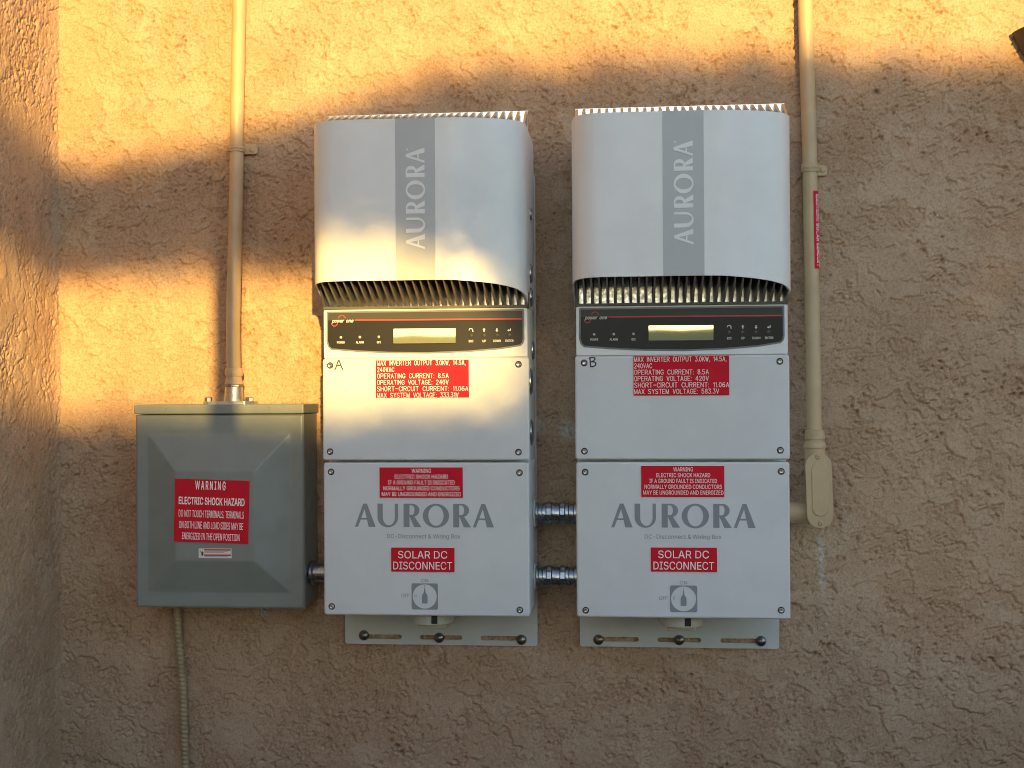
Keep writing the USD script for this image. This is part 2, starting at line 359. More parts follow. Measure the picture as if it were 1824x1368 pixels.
def ell(cx, cy, rx, ry): return affinity.scale(Point(cx, cy).buffer(1, quad_segs=16), rx, ry)
GA = union_all([Polygon([(0, 0), (.13, 0), (.45, .88), (.355, 1)]), Polygon([(.345, 1), (.51, 1), (.87, 0), (.575, 0), (.395, .86)]), sbox(.16, .31, .70, .385)])
GU = union_all([sbox(0, .42, .86, 1), ell(.43, .42, .43, .435)]).difference(union_all([sbox(.225, .42, .725, 1.1), ell(.475, .42, .25, .345)]))
GR = union_all([sbox(0, 0, .245, 1), union_all([sbox(.2, .44, .37, 1), ell(.37, .72, .285, .28)]).difference(union_all([sbox(.245, .525, .345, .93), ell(.345, .7275, .105, .2025)])), Polygon([(.245, .47), (.42, .50), (.735, 0), (.435, 0)])])
GO = ell(.545, .49, .545, .515).difference(ell(.545, .49, .315, .43))
WORD = union_all([affinity.translate(gm, dx) for gm, dx in ((GA, 0), (GU, .95), (GR, 2.04), (GO, 2.84), (GR, 4.10), (GA, 4.91))])
def word(x0, x1, z0, z1, y, vertical=False):
    s = WORD
    if vertical:                                   # reads upwards
        s = affinity.affine_transform(s, [0, -(x1 - x0), (z1 - z0) / 5.78, 0, x1, z0])
    else:
        s = affinity.affine_transform(s, [(x1 - x0) / 5.78, 0, 0, z1 - z0, x0, z0])
    return poly3(s, DEP + .0001, y=y - DEP)

# ------------------------------------------------------------------ inverters
W2 = .1625
YF = -.160
YC0 = -.245                                      # foremost depth of the curved cover
def profile():
    """outer plan of the wing-shaped cover: x -> y"""
    px_ = [-.1650, -.1620, -.1560, -.1480, -.1380, -.1250, -.09, 0, .045, .090, .120, .143, .154, .1620]
    py_ = [-.1900, -.2120, -.2260, -.2350, -.2405, -.2436, -.245, -.245, -.2448, -.2375, -.2285, -.2165, -.206, -.188]
    return PchipInterpolator(px_, py_)
PR = profile()

def cover_path(off=0.0, xa=-.1650, xb=.1620, n=54, sides=True):
    x = np.linspace(0, 1, n); x = xa + (xb - xa) * (x - .045 * np.sin(2 * math.pi * x) * (1 if sides else 0))
    p = np.stack([x, PR(x)], 1)
    if sides: p = np.vstack([[(-.1655, -.030)], [(-.1655, -.10)], [(-.1655, -.14)], [(-.1655, -.17)], p, [(.1621, -.165)], [(.1621, -.13)], [(.1621, -.09)], [(.1621, -.030)]])
    if off:
        t = np.gradient(p, axis=0); t /= np.linalg.norm(t, axis=1, keepdims=True)
        p = p + off * np.stack([t[:, 1], -t[:, 0]], 1)      # outward = towards -y on the front
    return p

def ribbon(out, inn, zt, zlo):
    """a vertical shell between two plan paths; zlo: lower edge per point"""
    n = len(out)
    V = np.concatenate([np.c_[out, np.full(n, zt)], np.c_[out, zlo], np.c_[inn, np.full(n, zt)], np.c_[inn, zlo]])
    f = []
    for i in range(n - 1):
        a, b, c, d = i, n + i, 2 * n + i, 3 * n + i
        for q in ((a, b, b + 1, a + 1), (d, c, c + 1, d + 1), (c, a, a + 1, c + 1), (b, d, d + 1, b + 1)):
            f += [(q[0], q[1], q[2]), (q[0], q[2], q[3])]
    for i in (0, n - 1):
        a, b, c, d = i, n + i, 2 * n + i, 3 * n + i; f += [(a, c, d), (a, d, b)]
    m = trimesh.Trimesh(V, f, process=False); m.fix_normals(); return m

SCREW = [(0, .0006), (.0013, .0006), (.0015, .0020), (.0023, .0022), (.0032, .0016), (.0039, .0004), (.0040, -.001)]
def pan_screw(x, y, z, s=1.0):
    return lathe([(r * s, t * s) for r, t in SCREW], (x, y - .0002, z), (0, -1, 0), 20)

XB, ZB = .08633, EYE - .10899
XA, ZA = -.31147, EYE - .10982
HP = .31534                                      # seam height above the plate's lower edge

def inverter(x0, zseam, q, label, letter):
    zb = zseam - HP
    t = thing('inverter', label, 'inverter', (x0, 0, zb), group='two wall mounted solar inverters')
    L = lambda px, py, y: tuple(np.subtract(at(px, py, y), (x0, zb)))           # this unit's own pixels
    LB = lambda px, py, y: tuple(np.subtract(at(px, py, y), (XB, ZB - HP)))     # measured on the right-hand unit
    zs_ = HP
    z_bot = HP - .2395
    z_p1 = LB(1216, 633, YF)[1]
    z_f1 = LB(1216, 543.5, YF)[1]
    z_edge = LB(1190, 491.5, YC0)[1]
    z_top = LB(1190, 197.5, YC0)[1]
    z_cap = LB(1190, 189.8, -.1345)[1]
    def zlow(x, y):
        """lower edge of the cover: cut obliquely, lower where the cover turns back towards the wall"""
        k = np.interp(x, [-.165, -.12, 0, .162], [.09, .12, .36, .36])
        z = z_edge - k * (y - YC0)
        z = np.where(np.asarray(x) < -.1651, z_edge - .0050 - .39 * (y + .19), z)
        return np.maximum(z, z_f1 + .001)
    # mounting plate with slots
    zsl = LB(1210, 785, 0)[1]
    slots = []
    zc = LB(1210, 1140, -.009)[1]
    for a, b in ((1066, 1138), (1171, 1249), (1283, 1356)):
        xa, xb_ = LB(a, 1140, -.009)[0], LB(b, 1140, -.009)[0]
        slots.append(LineString([(xa + .004, zc), (xb_ - .004, zc)]).buffer(.0039))
    sh = Polygon(rr(-.1634, .1634, 0, z_top - .02, .004)).difference(union_all(slots))
    sh = sh.difference(Polygon([(.1634, z_top - .02), (.150, z_top - .02), (.1634, z_top - .05)]))
    part('mounting_plate', poly3(sh, .0025, y=-.0095), K['plate'], t, smooth=False)
    for px in q['psc']:
        sx, sz = L(px[0], px[1], -.014)
        part('mounting_screw', cat([lathe([(.0001, .0065), (.004, .0060), (.0072, .0038), (.0086, .0008), (.0088, -.001), (0, -.001)], (sx, -.0100, sz), (0, -1, 0), 24),
                                    bx(sx - .0032, sx + .0032, -.0172, -.0160, sz - .0006, sz + .0006), bx(sx - .0006, sx + .0006, -.0171, -.0160, sz - .0032, sz + .0032)]), K['dsteel'], t)
    # bodies
    part('rear_housing', slab(-.1612, .1612, z_bot + .004, z_top - .012, -.127, -.0100, .003, .001), K['panel'], t)
    part('upper_body', slab(-.1608, .1608, zs_ + .006, z_f1 - .0005, YF + .004, -.1275, .003, .001), K['panel'], t)
    part('lower_box', slab(-W2, W2, z_bot, zs_, YF, -.0105, .0045, .0030), K['panel'], t)
    part('access_panel', slab(-.1633, .1633, zs_ + .0038, z_p1, YF, YF + .012, .0045, .0028), K['panel'], t)
    fas = part('fascia', slab(-.1612, .1612, z_p1 + .0007, z_f1, YF + .0008, YF + .012, .0030, .0012), K['powder'], t)
    # wing-shaped cover, its stripe and lettering
    out = cover_path(); inn = cover_path(-.0028)
    part('cover', ribbon(out, inn, z_top, zlow(out[:, 0], out[:, 1])), K['powder'], t, smooth=35)
    xa, xb_ = LB(1180.5, 340, YC0)[0], LB(1254, 340, YC0)[0]
    so, si = cover_path(.0004, xa, xb_, 14, False), cover_path(0, xa, xb_, 14, False)
    st = part('stripe', ribbon(so, si, z_top - .0003, zlow(so[:, 0], so[:, 1]) + .0004), K['stripe'], t, smooth=35)
    (wx0, wz0), (wx1, wz1) = L(q['vw'][0], q['vw'][3], YC0 - .0005), L(q['vw'][1], q['vw'][2], YC0 - .0005)
    part('lettering', word(wx0, wx1, wz0, wz1, YC0 - .0006, True), K['pale_print'], st, smooth=False, label='pale capitals AURORA reading upwards')
    dx, dz = L(*q['dot'], YC0 - .0005); part('registered_dot', lathe([(0, .0002), (.0012, .0002), (.0012, 0)], (dx, YC0 - .0006, dz), (0, -1, 0), 12), K['pale_print'], st)
    # heat sink
    part('heat_sink_base', bx(-.1616, .1616, -.1345, -.1275, z_f1 + .0045, z_cap), K['alu'], t, smooth=False)
    part('vent_rail', bx(-.1610, .1610, -.162, -.128, z_f1 + .0002, z_f1 + .0042), K['dark'], t, smooth=False)
    N = 28
    for i in range(N):
        xf = -.1592 + i * (.3184 / (N - 1))
        yf = float(PR(xf)) + .0055
        if i in (0, N - 1): yf = max(yf, -.190)
        yl = min(-.1625, -.1625)
        pz = [(yf, z_top - .0020, .0014), (-.1350, z_cap - .0006, .0022), (-.1350, z_f1 + .0043, .0023), (-.1625, z_f1 + .0043, .0022), (yf, float(zlow(np.array(xf), np.array(yf))) + .0020, .0009)]
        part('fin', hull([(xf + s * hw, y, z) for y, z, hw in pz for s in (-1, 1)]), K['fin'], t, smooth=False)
    for s in (-1, 1):                                            # cheeks closing the vent at its ends
        xc = s * .1612
        part('end_cheek', hull([(xc + d, y, z) for d in (-.0011, .0011) for y, z in ((-.152, z_f1 + .024), (-.128, z_f1 + .030), (-.128, z_f1 + .0002), (-.1585, z_f1 + .0002))]), K['dark'], t, smooth=False)
    # side knock-outs
    for px, py, r, y in q['plugs']:
        zz = np.subtract(at(px, py, y), (XA, ZA - HP))[1]
        xs_ = .1622 if zz > z_f1 else (.1613 if zz > zs_ + .004 else .1626)
        part('knockout_plug', lathe([(r * 1.12, -.003), (r * 1.12, .0003), (r * 1.02, .0004), (r, .0022), (r * .86, .0030), (r * .8, .0016), (0, .0016)], (xs_, y, zz), (1, 0, 0), 28), K['zinc'], t)
    # screws
    for px, py in q['screws']:
        sx, sz = L(px, py, YF)
        sp = part('screw', pan_screw(sx, YF, sz), K['steel'], t)
        part('seat_gap', lathe([(.0039, .0002), (.0050, .0003), (.0053, 0)], (sx, YF, sz), (0, -1, 0), 20), K['hole'], sp, smooth=False)
    # membrane with display
    def F_(px, py): return LB(px, py, YF)
    pts = [(1031.5, 548.6), (1397.0, 544.0), (1397.8, 598), (1396, 606), (1391, 611.3), (1352, 617.6), (1294, 622.6), (1220, 625.4), (1147, 624.8), (1088, 622.2), (1040, 618.6), (1034, 613), (1031.2, 603)]
    ring = Polygon([F_(*p) for p in pts]).buffer(-.002).buffer(.002, quad_segs=6)
    ym = YF + .0008
    mb = part('membrane', poly3(ring, .0006, y=ym - .0006), K['bezel'], t, smooth=False, label='slate edged black control membrane')
    inner = ring.buffer(-.0026)
    zl = F_(1240, 563.2)[1]; slope = (F_(1394, 562)[1] - F_(1083, 564.5)[1]) / (F_(1394, 562)[0] - F_(1083, 564.5)[0]); xz = F_(1240, 563.2)[0]
    big = .4
    lowh = Polygon([(-big, zl - slope * (big + xz)), (big, zl + slope * (big - xz)), (big, zl - .3), (-big, zl - .3)])
    part('black_field', poly3(inner.intersection(lowh), .0002, y=ym - .0008), K['black'], mb, smooth=False)
    part('grey_band', poly3(inner.difference(lowh), .0002, y=ym - .0008), K['dark_band'], mb, smooth=False)
    y2 = ym - .0008
    ln = LineString([F_(1084, 564.4), F_(1393, 562.0)]).buffer(.00105, cap_style='flat')
    part('red_line', poly3(ln, .0002, y=y2 - .0002), K['redline'], mb, smooth=False)
    (a, za_), (b, _) = F_(1041.5, 565.8), F_(1081.5, 565.8)
    lg = [text('power', a, a + (b - a) * .57, za_, .0052, y2 - .0004, True, .3), text('one', a + (b - a) * .66, b, za_, .0052, y2 - .0004, True, .3)]
    lgp = part('logo', cat(lg), K['white_print'], mb, smooth=False)
    arcs = []
    for (cx, cy), r, a0, a1 in ((F_(1046.3, 570.0), .0046, 175, 380), (F_(1060, 562.2), .0056, 10, 170)):
        arcs.append(LineString([(cx + r * math.cos(math.radians(k)), cy + r * math.sin(math.radians(k))) for k in np.linspace(a0, a1, 20)]).buffer(.0006, cap_style='flat'))
    part('logo_ring', poly3(union_all(arcs), .0002, y=y2 - .0002), K['redline'], lgp, smooth=False)
    for px, py, m, s, hw in ((1058.2, 595.6, 'led_a', 'POWER', 7.2), (1093.3, 595.2, 'led_a', 'ALARM', 7.4), (1128.3, 594.8, 'led_b', 'GFI', 3.5)):
        c = F_(px, py); part('status_light', lathe([(0, .0008), (.0014, .0007), (.0021, .0002), (.0021, 0)], (c[0], y2, c[1]), (0, -1, 0), 16), K[m], mb)
        c = F_(px, 604.8 - (px - 1058) * .006); hwm = hw * .00087
        part('caption', text(s, c[0] - hwm, c[0] + hwm, c[1], .0034, y2, True), K['white_print'], mb, smooth=False)
    (a, zt_), (b, zb_) = F_(1155.3, 580.0), F_(1270.8, 605.6)
    fr = Polygon(rr(a - .0012, b + .0012, zb_ - .0012, zt_ + .0016, .001)).difference(Polygon(rr(a, b, zb_, zt_, .001)))
    dp = part('display', bx(a, b, y2 - .0002, y2, zb_, zt_), K['lcd'], mb, smooth=False)
    part('display_frame', poly3(fr, .0009, y=y2 - .0009), K['black'], dp, smooth=False)
    for i, (px, s, hw) in enumerate(((1299.0, 'ESC', 4.0), (1323.0, 'UP', 3.2), (1346.7, 'DOWN', 7.0), (1369.6, 'ENTER', 7.2))):
        c = F_(px, 592 - i * .2); part('button', lathe([(0, .0007), (.0027, .0006), (.0033, .0001), (.0034, 0)], (c[0], y2, c[1]), (0, -1, 0), 18), K['button'], mb)
        c = F_(px + (0.4 if i else 0), 602.4 - i * .2); hwm = hw * .00087
        part('caption', text(s, c[0] - hwm, c[0] + hwm, c[1], .0034, y2, True), K['white_print'], mb, smooth=False)
        cx, cz = F_(px, 582.4 - i * .1); u = .00087
        if i == 0:
            sh = LineString([(cx - 3.5 * u, cz + .2 * u), (cx - 2 * u, cz + 2.6 * u), (cx + .6 * u, cz + 2.9 * u), (cx + 2.8 * u, cz + 1 * u), (cx + 3.3 * u, cz - 3 * u)]).buffer(.72 * u)
        elif i in (1, 2):
            k = 1 if i == 1 else -1
            sh = Polygon([(cx, cz + k * 3.6 * u), (cx - 2.7 * u, cz + k * .6 * u), (cx - 1.1 * u, cz + k * .6 * u), (cx - 1.1 * u, cz - k * 3 * u), (cx + 1.1 * u, cz - k * 3 * u), (cx + 1.1 * u, cz + k * .6 * u), (cx + 2.7 * u, cz + k * .6 * u)])
        else:
            sh = union_all([Polygon([(cx - 3.3 * u, cz - .7 * u), (cx - .6 * u, cz + 1.6 * u), (cx - .6 * u, cz - 3 * u)]), sbox(cx - .8 * u, cz - 1.6 * u, cx + 3.0 * u, cz + .2 * u), sbox(cx + 1.5 * u, cz - 1.6 * u, cx + 3.0 * u, cz + 2.6 * u)])
        part('symbol', poly3(sh, .0002, y=y2 - .0002), K['white_print'], mb, smooth=False)
    # red placards
    def placard(r, lines, lab, eng=False, ts=.00073):
        (a, zt), (b, zb2) = L(r[0], r[1], YF), L(r[2], r[3], YF)
        p = part('placard', slab(a, b, zb2, zt, YF - .0016, YF + .0004, .0005, .0004), K['red'], t, label=lab)
        ms = []
        for s, lx0, lx1, ly, cap in lines:
            (c, zc2), (d_, _) = L(lx0, ly, YF - .0016), L(lx1, ly, YF - .0016)
            ms.append(engraved(s, c, d_, zc2, cap * .00087, YF - .0016) if eng else text(s, c, d_, zc2, cap * .00087, YF - .0016))
        part('lettering', cat(ms), K['white'], p, smooth=False)
    placard(q['p1'], q['t1'], 'red placard of electrical ratings with white engraved lettering', True)
    placard(q['p2'], q['t2'], 'red placard with five lines of white warning text')
    placard(q['p3'], q['t3'], 'red placard reading SOLAR DC DISCONNECT')
    # printing on the lower box
    (a, z1_), (b, z0_) = L(q['w'][0], q['w'][2], YF), L(q['w'][1], q['w'][3], YF)
    part('lettering', word(a, b, z0_, z1_, YF), K['print'], t, smooth=False, label='large blue grey capitals AURORA')
    (a, zc2), (b, _) = L(q['s'][0], q['s'][2], YF), L(q['s'][1], q['s'][2], YF)
    part('lettering', text('DC-Disconnect & Wiring Box', a, b, zc2, .0064, YF), K['print'], t, smooth=False, label='small grey line DC-Disconnect & Wiring Box')
    cx, cz = L(*q['k'], YF); u = .000868
    sq = Polygon(rr(cx - 24 * u, cx + 24 * u, cz - 23.6 * u, cz + 23.6 * u, .003)).difference(Point(cx, cz).buffer(21.8 * u, quad_segs=16))
    bottle = Polygon([(cx - 5.2 * u, cz - 12.5 * u), (cx + 5.2 * u, cz - 12.5 * u), (cx + 5.2 * u, cz + .8 * u), (cx + 4 * u, cz + 3.5 * u), (cx + 1.6 * u, cz + 7.5 * u), (cx + .8 * u, cz + 15 * u), (cx - .8 * u, cz + 15 * u), (cx - 1.6 * u, cz + 7.5 * u), (cx - 4 * u, cz + 3.5 * u), (cx - 5.2 * u, cz + .8 * u)])
    bar = sbox(cx - .6 * u, cz + 16.2 * u, cx + .6 * u, cz + 20 * u)
    dg = part('switch_diagram', poly3(union_all([sq, bottle, bar]), DEP, y=YF - DEP), K['print'], t, smooth=False, label='printed blue grey square with a switch pointer in a circle')
    part('caption', text('ON', cx - 6.5 * u, cx + 6.5 * u, cz + 28.5 * u, 6.2 * u, YF), K['print'], dg, smooth=False)
    part('caption', text('OFF', cx - 42.5 * u, cx - 28 * u, cz + 1.2 * u, 6.4 * u, YF), K['print'], dg, smooth=False)
    part('caption', text('0', cx - 18.8 * u, cx - 15 * u, cz + 1.2 * u, 5.2 * u, YF), K['print'], dg, smooth=False)
    # hand-written letter
    cx, cz = L(*q['mk'], YF)
    if letter == 'A':
        st_ = [[(-6.2, -8.6), (-4, -4), (.3, 8), (1.6, 8), (4.5, 0), (8, -8)], [(-3.6, -1.6), (5, -.4)]]
    else:
        st_ = [[(-4.6, 7.6), (-4.0, 2), (-3.2, -8.6)], [(-5.4, 6.4), (-1, 8.2), (3.6, 7.6), (4.6, 5), (2.4, 2.2), (-2.6, .2), (2.5, .4), (5.8, -2), (5.4, -6), (1.2, -8.2), (-3.4, -8)]]
    part('marker_letter', poly3(union_all([LineString([(cx + x * u, cz + z * u) for x, z in s]).buffer(1.2 * u) for s in st_]), .0002, y=YF - .0002), K['marker'], t, smooth=False, label='hand-written black letter ' + letter)
    # rotary switch below the box
    kx, ky = .000, -.100
    prof = [(0, z_bot - .0005), (.0345, z_bot - .0005), (.0347, z_bot - .016), (.0335, z_bot - .0195), (.030, z_bot - .0210), (0, z_bot - .0212)]
    kn = part('switch_knob', lathe(prof, (kx, ky, 0), (0, 0, 1), 40), K['knob'], t)
    part('grip', slab(kx - .0225, kx + .0225, z_bot - .0300, z_bot - .0205, ky - .006, ky + .006, .002, .002), K['knob'], kn)
    part('lock_slot', slab(kx + .0040, kx + .0135, z_bot - .0170, z_bot - .0045, ky - .0349, ky - .030, .001, .0004), K['hole'], kn)
    return t

def lines1(v1, v2, x0, y0, k):
    """the six engraved lines; x0, y0: left edge and first centre; k: width factor"""
    s = ['MAX INVERTER OUTPUT 3.0KW, 14.5A,', '240VAC', 'OPERATING CURRENT: 8.5A', f'OPERATING VOLTAGE: {v1}', 'SHORT-CIRCUIT CURRENT: 11.06A', f'MAX SYSTEM VOLTAGE: {v2}']
    wd = [163.5, 31.2, 132, 132, 168.3, 150.4]
    return [(a, x0, x0 + b * k, y0 + i * 11.45, 8.0) for i, (a, b) in enumerate(zip(s, wd))]
def lines2(xc, y0, k):
    s = ['WARNING', 'ELECTRIC SHOCK HAZARD', 'IF A GROUND FAULT IS INDICATED', 'NORMALLY GROUNDED CONDUCTORS', 'MAY BE UNGROUNDED AND ENERGIZED']
    wd = [35, 96, 120.4, 137.7, 143]
    return [(a, xc - b * k / 2, xc + b * k / 2, y0 + i * 10.35, 7.2) for i, (a, b) in enumerate(zip(s, wd))]

plugs = [(946, 488, .0145, -.105), (946, 530, .0145, -.105), (951, 624, .0145, -.060), (947, 680, .0195, -.105), (948, 770, .0195, -.098), (946, 382, .009, -.10)]
QB = dict(psc=[(1066, 1140.5), (1210, 1141), (1356, 1143)], vw=(1201, 1234, 250, 436), dot=(1202.5, 252.5), plugs=plugs,
          screws=[(1040.5, 646.5), (1389, 643.7), (1041, 803.7), (1390, 802), (1042.3, 841), (1391.5, 839.7), (1043.3, 1087), (1391.6, 1087)],
          p1=(1128.3, 634.5, 1299, 703.8), t1=lines1('420V', '583.3V', 1130, 640.3, 1.0),
          p2=(1142, 830, 1290.3, 885.3), t2=lines2(1217, 835.9, 1.0), p3=(1159.3, 975, 1277.2, 1018.8),
          t3=[('SOLAR DC', 1172.3, 1262.8, 987.3, 13.2), ('DISCONNECT', 1164, 1272, 1007.3, 13.6)],
          w=(1088.3, 1346, 897, 940.5), s=(1148.5, 1285, 955.6), k=(1217.6, 1066.6), mk=(1055.3, 644.8))
QA = dict(psc=[(647.3, 1132.5), (781.5, 1137), (928.5, 1140.5)], vw=(723.5, 756, 263, 444.5), dot=(725.3, 266), plugs=plugs,
          screws=[(588, 651), (923.5, 649), (588, 804.5), (923.5, 805.3), (589.8, 840.5), (925.3, 842), (591, 1080.2), (926, 1086.7)],
          p1=(669.6, 642, 835.4, 708), t1=lines1('240V', '333.31V', 672, 647.0, .96),
          p2=(676.3, 832.5, 824.6, 886.8), t2=lines2(750.6, 838.6, .985), p3=(697, 975.2, 809.8, 1018.8),
          t3=[('SOLAR DC', 709, 796.5, 987.8, 13.2), ('DISCONNECT', 700.5, 805.3, 1007.2, 13.6)],
          w=(632, 880, 897, 939.5), s=(689.3, 820, 954.8), k=(756.6, 1062.4), mk=(602.5, 650))
inverter(XB, ZB, QB, 'light grey solar inverter marked with a hand-written B, beside the conduit with red sticker', 'B')
inverter(XA, ZA, QA, 'light grey solar inverter marked with a hand-written A, next to the dark grey box', 'A')

# ------------------------------------------------------------------ dark grey disconnect box
YG = -.097
bxl, bxr = at(241.5, 900, YG)[0], at(541.2, 900, YG)[0]
bzt, bzb = at(390, 737.5, YG)[1], at(390, 1083.5, YG)[1]
box = thing('disconnect_box', 'dark grey steel switch box with raised front and red warning placard', 'electrical box', ((bxl + bxr) / 2, 0, bzb))
ox, oz = (bxl + bxr) / 2, bzb
bl, br, bh = bxl - ox, bxr - ox, bzt - bzb
G = lambda px, py, y=YG: tuple(np.subtract(at(px, py, y), (ox, oz)))
part('enclosure', slab(bl + .0015, br - .0015, .0008, bh - .0005, YG + .014, -.004, .002, .001), K['grey'], box)
# stamped front cover
nx_, nz_ = 190, 220
gx, gz = np.linspace(bl, br, nx_), np.linspace(0, bh - .001, nz_)
GX, GZ = np.meshgrid(gx, gz)
(pl, pt), (prr, pb) = G(262, 773, YG - .004), G(517, 1057, YG - .004)
(il, it), (ir, ib) = G(312, 839, YG - .02), G(454, 1000, YG - .02)
fx = np.minimum((GX - pl) / (il - pl), (prr - GX) / (prr - ir)); fz = np.minimum((pt - GZ) / (pt - it), (GZ - pb) / (ib - pb))
hh = np.clip(np.minimum(fx, fz), 0, 1) * .0200
hh = ndi.gaussian_filter(hh, .9)
edge = np.minimum(np.minimum(GX - bl, br - GX), np.minimum(GZ, bh - .001 - GZ))
hh = hh - np.clip(1 - edge / .004, 0, 1) ** 2 * .003
front = np.stack([GX, YG - hh, GZ], -1).reshape(-1, 3)
ff = grid_faces(nz_, nx_)
idx = np.arange(nz_ * nx_).reshape(nz_, nx_)
loop = np.concatenate([idx[0, :], idx[1:, -1], idx[-1, -2::-1], idx[-2:0:-1, 0]])
back = front[loop].copy(); back[:, 1] = YG + .0145
n0 = len(front); nl = len(loop); sk = []
for i in range(nl):
    j = (i + 1) % nl; sk += [(loop[i], n0 + i, n0 + j), (loop[i], n0 + j, loop[j])]
part('front_cover', (np.vstack([front, back]), np.vstack([ff, sk])), K['grey'], box, smooth=28)
# lid with a turned-down lip
lz0, lz1 = G(390, 737.0)[1], G(390, 720.3)[1]
lid = part('lid', slab(bl - .0012, br + .0012, lz0, lz1, YG - .0035, -.002, .0016, .0016), K['grey'], box)
for px, py in ((294, 729), (478, 727.3)):
    c = G(px, py, YG - .0035); part('lid_screw', lathe([(0, .0004), (.0016, .0004), (.0026, .0009), (.0031, 0)], (c[0], YG - .0034, c[1]), (0, -1, 0), 16), K['grey'], lid)
c = G(545, 801, -.088); part('side_screw', lathe([(0, .002), (.0022, .0018), (.0032, 0)], (br - .0016, -.085, c[1]), (1, 0, 0), 14), K['steel'], box)
c = G(471.7, 1092.5, -.085)
tor = trimesh.creation.torus(.0058, .0014, major_sections=28, minor_sections=10)
tor.apply_transform(trimesh.transformations.rotation_matrix(math.pi / 2, [1, 0, 0])); tor.apply_transform(trimesh.transformations.rotation_matrix(.5, [0, 0, 1]))
tor.apply_translation((c[0], -.085, c[1]))
part('padlock_eye', cat([tor, bx(c[0] - .008, c[0] - .001, -.0865, -.0835, c[1] + .004, .0005)]), K['zinc'], box)
# placard, slightly crooked
yp = YG - .0200
tl, tr, brp, blp = (G(*p, yp) for p in ((311.8, 852.4), (444.2, 856.4), (442.2, 969.2), (310.9, 964.2)))
tilt = math.atan2(tr[1] - tl[1], tr[0] - tl[0]); cx, cz = np.mean([tl, tr, brp, blp], 0)
pw, ph = math.hypot(tr[0] - tl[0], tr[1] - tl[1]), math.hypot(tl[0] - blp[0], tl[1] - blp[1])
def turned(m):
    m.apply_transform(trimesh.transformations.rotation_matrix(-tilt, [0, 1, 0])); m.apply_translation((cx, 0, cz)); return m
pc = part('placard', turned(slab(-pw / 2, pw / 2, -ph / 2, ph / 2, yp - .0016, yp + .0004, .0005, .0004)), K['red'], box, label='red warning placard, slightly crooked, five lines of white text')
ms = []
k = pw / 132.4
for s, w_, dy, cap, bold in (('W A R N I N G', 54, 44.6, 14.2, True), ('ELECTRIC SHOCK HAZARD', 117, 17.2, 12.2, True), ('DO NOT TOUCH TERMINALS. TERMINALS', 116, -5.0, 12.0, False), ('ON BOTH LINE AND LOAD SIDES MAY BE', 114, -24.6, 12.0, False), ('ENERGIZED IN THE OPEN POSITION', 102.3, -44.0, 11.6, False)):
    xo = (-2.6 if s[0] == 'W' else 0) * k
    ms.append(turned(text(s, xo - w_ * k / 2, xo + w_ * k / 2, dy * k, cap * k, yp - .0016, bold)))
part('lettering', cat(ms), K['white'], pc, smooth=False)
(a, z1_), (b, z0_) = G(353.9, 976.8, yp), G(412.6, 994.3, yp)
stk = part('sticker', bx(a, b, yp - .0004, yp + .0006, z0_, z1_), K['sticker'], box, smooth=False, label='small white sticker with two red bars')
sw, shh = b - a, z1_ - z0_
part('red_bar', cat([bx(a + sw * .17, b - sw * .02, yp - .0006, yp - .0003, z1_ - shh * (.06 + .55 * i) - shh * .16, z1_ - shh * (.06 + .55 * i)) for i in (0, 1)]), K['stred'], stk, smooth=False)
part('pictogram', poly3(union_all([ell(a + sw * .115, z0_ + shh * .46, sw * .035, shh * .24), LineString([(a + sw * .04, z0_ + shh * .75), (a + sw * .10, z0_ + shh * .5)]).buffer(.0004)]), .0002, y=yp - .0006), K['stdark'], stk, smooth=False)
part('fine_print', cat([bx(a + sw * .18, a + sw * (.88 - .1 * (i % 2)), yp - .00055, yp - .0003, z1_ - shh * f - .0004, z1_ - shh * f + .0003) for i, f in enumerate((.30, .42, .84))]), K['bezel'], stk, smooth=False)

# hub on the lid
YH = -.046
lzt = lz1 + oz
hx = at(417, 705, YH)[0]
hub = thing('conduit_hub', 'cast metal hub bolted on top of the dark grey box', 'pipe fitting', (hx, YH, lzt))
s = .00088
fl = Polygon([(-.030, -.021), (.030, -.021), (.0395, -.010), (.0395, .010), (.030, .021), (-.030, .021), (-.0395, .010), (-.0395, -.010)]).buffer(.004)
m = trimesh.creation.extrude_polygon(fl, .0048, engine='earcut'); m.apply_translation((-.006, 0, 0))
part('flange', m, K['cast'], hub, smooth=False)
for bxp, by in ((-.042, -.008), (.030, -.008), (-.020, .018), (.020, .018)):
    part('bolt', hexprism(.0062, (bxp, by, .0048), (0, 0, 1), .0068), K['steel'], hub, smooth=False)
part('hub_body', lathe([(.0, .0048), (.0165, .0048), (.0160, .010), (.0152, .022), (.0148, .0285), (0, .0285)], (0, 0, 0), (0, 0, 1)), K['cast'], hub)
part('lock_ring', lathe([(0, .0286), (.0155, .0286), (.0158, .0295), (.0158, .0320), (.0154, .0330), (0, .0330)], (0, 0, 0), (0, 0, 1), 8), K['zinc'], hub, smooth=False)
part('compression_nut', lathe([(0, .0331), (.0158, .0331), (.0158, .0345), (.0142, .0385), (.0132, .043), (.0132, .0465), (.0146, .0470), (.0152, .0500), (.0152, .0545), (.0146, .0580), (.0128, .0605), (0, .0605)], (0, 0, 0), (0, 0, 1)), K['emt'], hub)
HUBX, HUBZ = hx, lzt

def pipe_path(pts):
    """pts: (px, py, y) from the top down"""
    return np.array([(at(a, b, y)[0], y, at(a, b, y)[1]) for a, b, y in pts])
def smooth_path(p, n=40):
    t = np.linspace(0, 1, len(p)); return np.stack([PchipInterpolator(t, p[:, i])(np.linspace(0, 1, n)) for i in range(3)], 1)

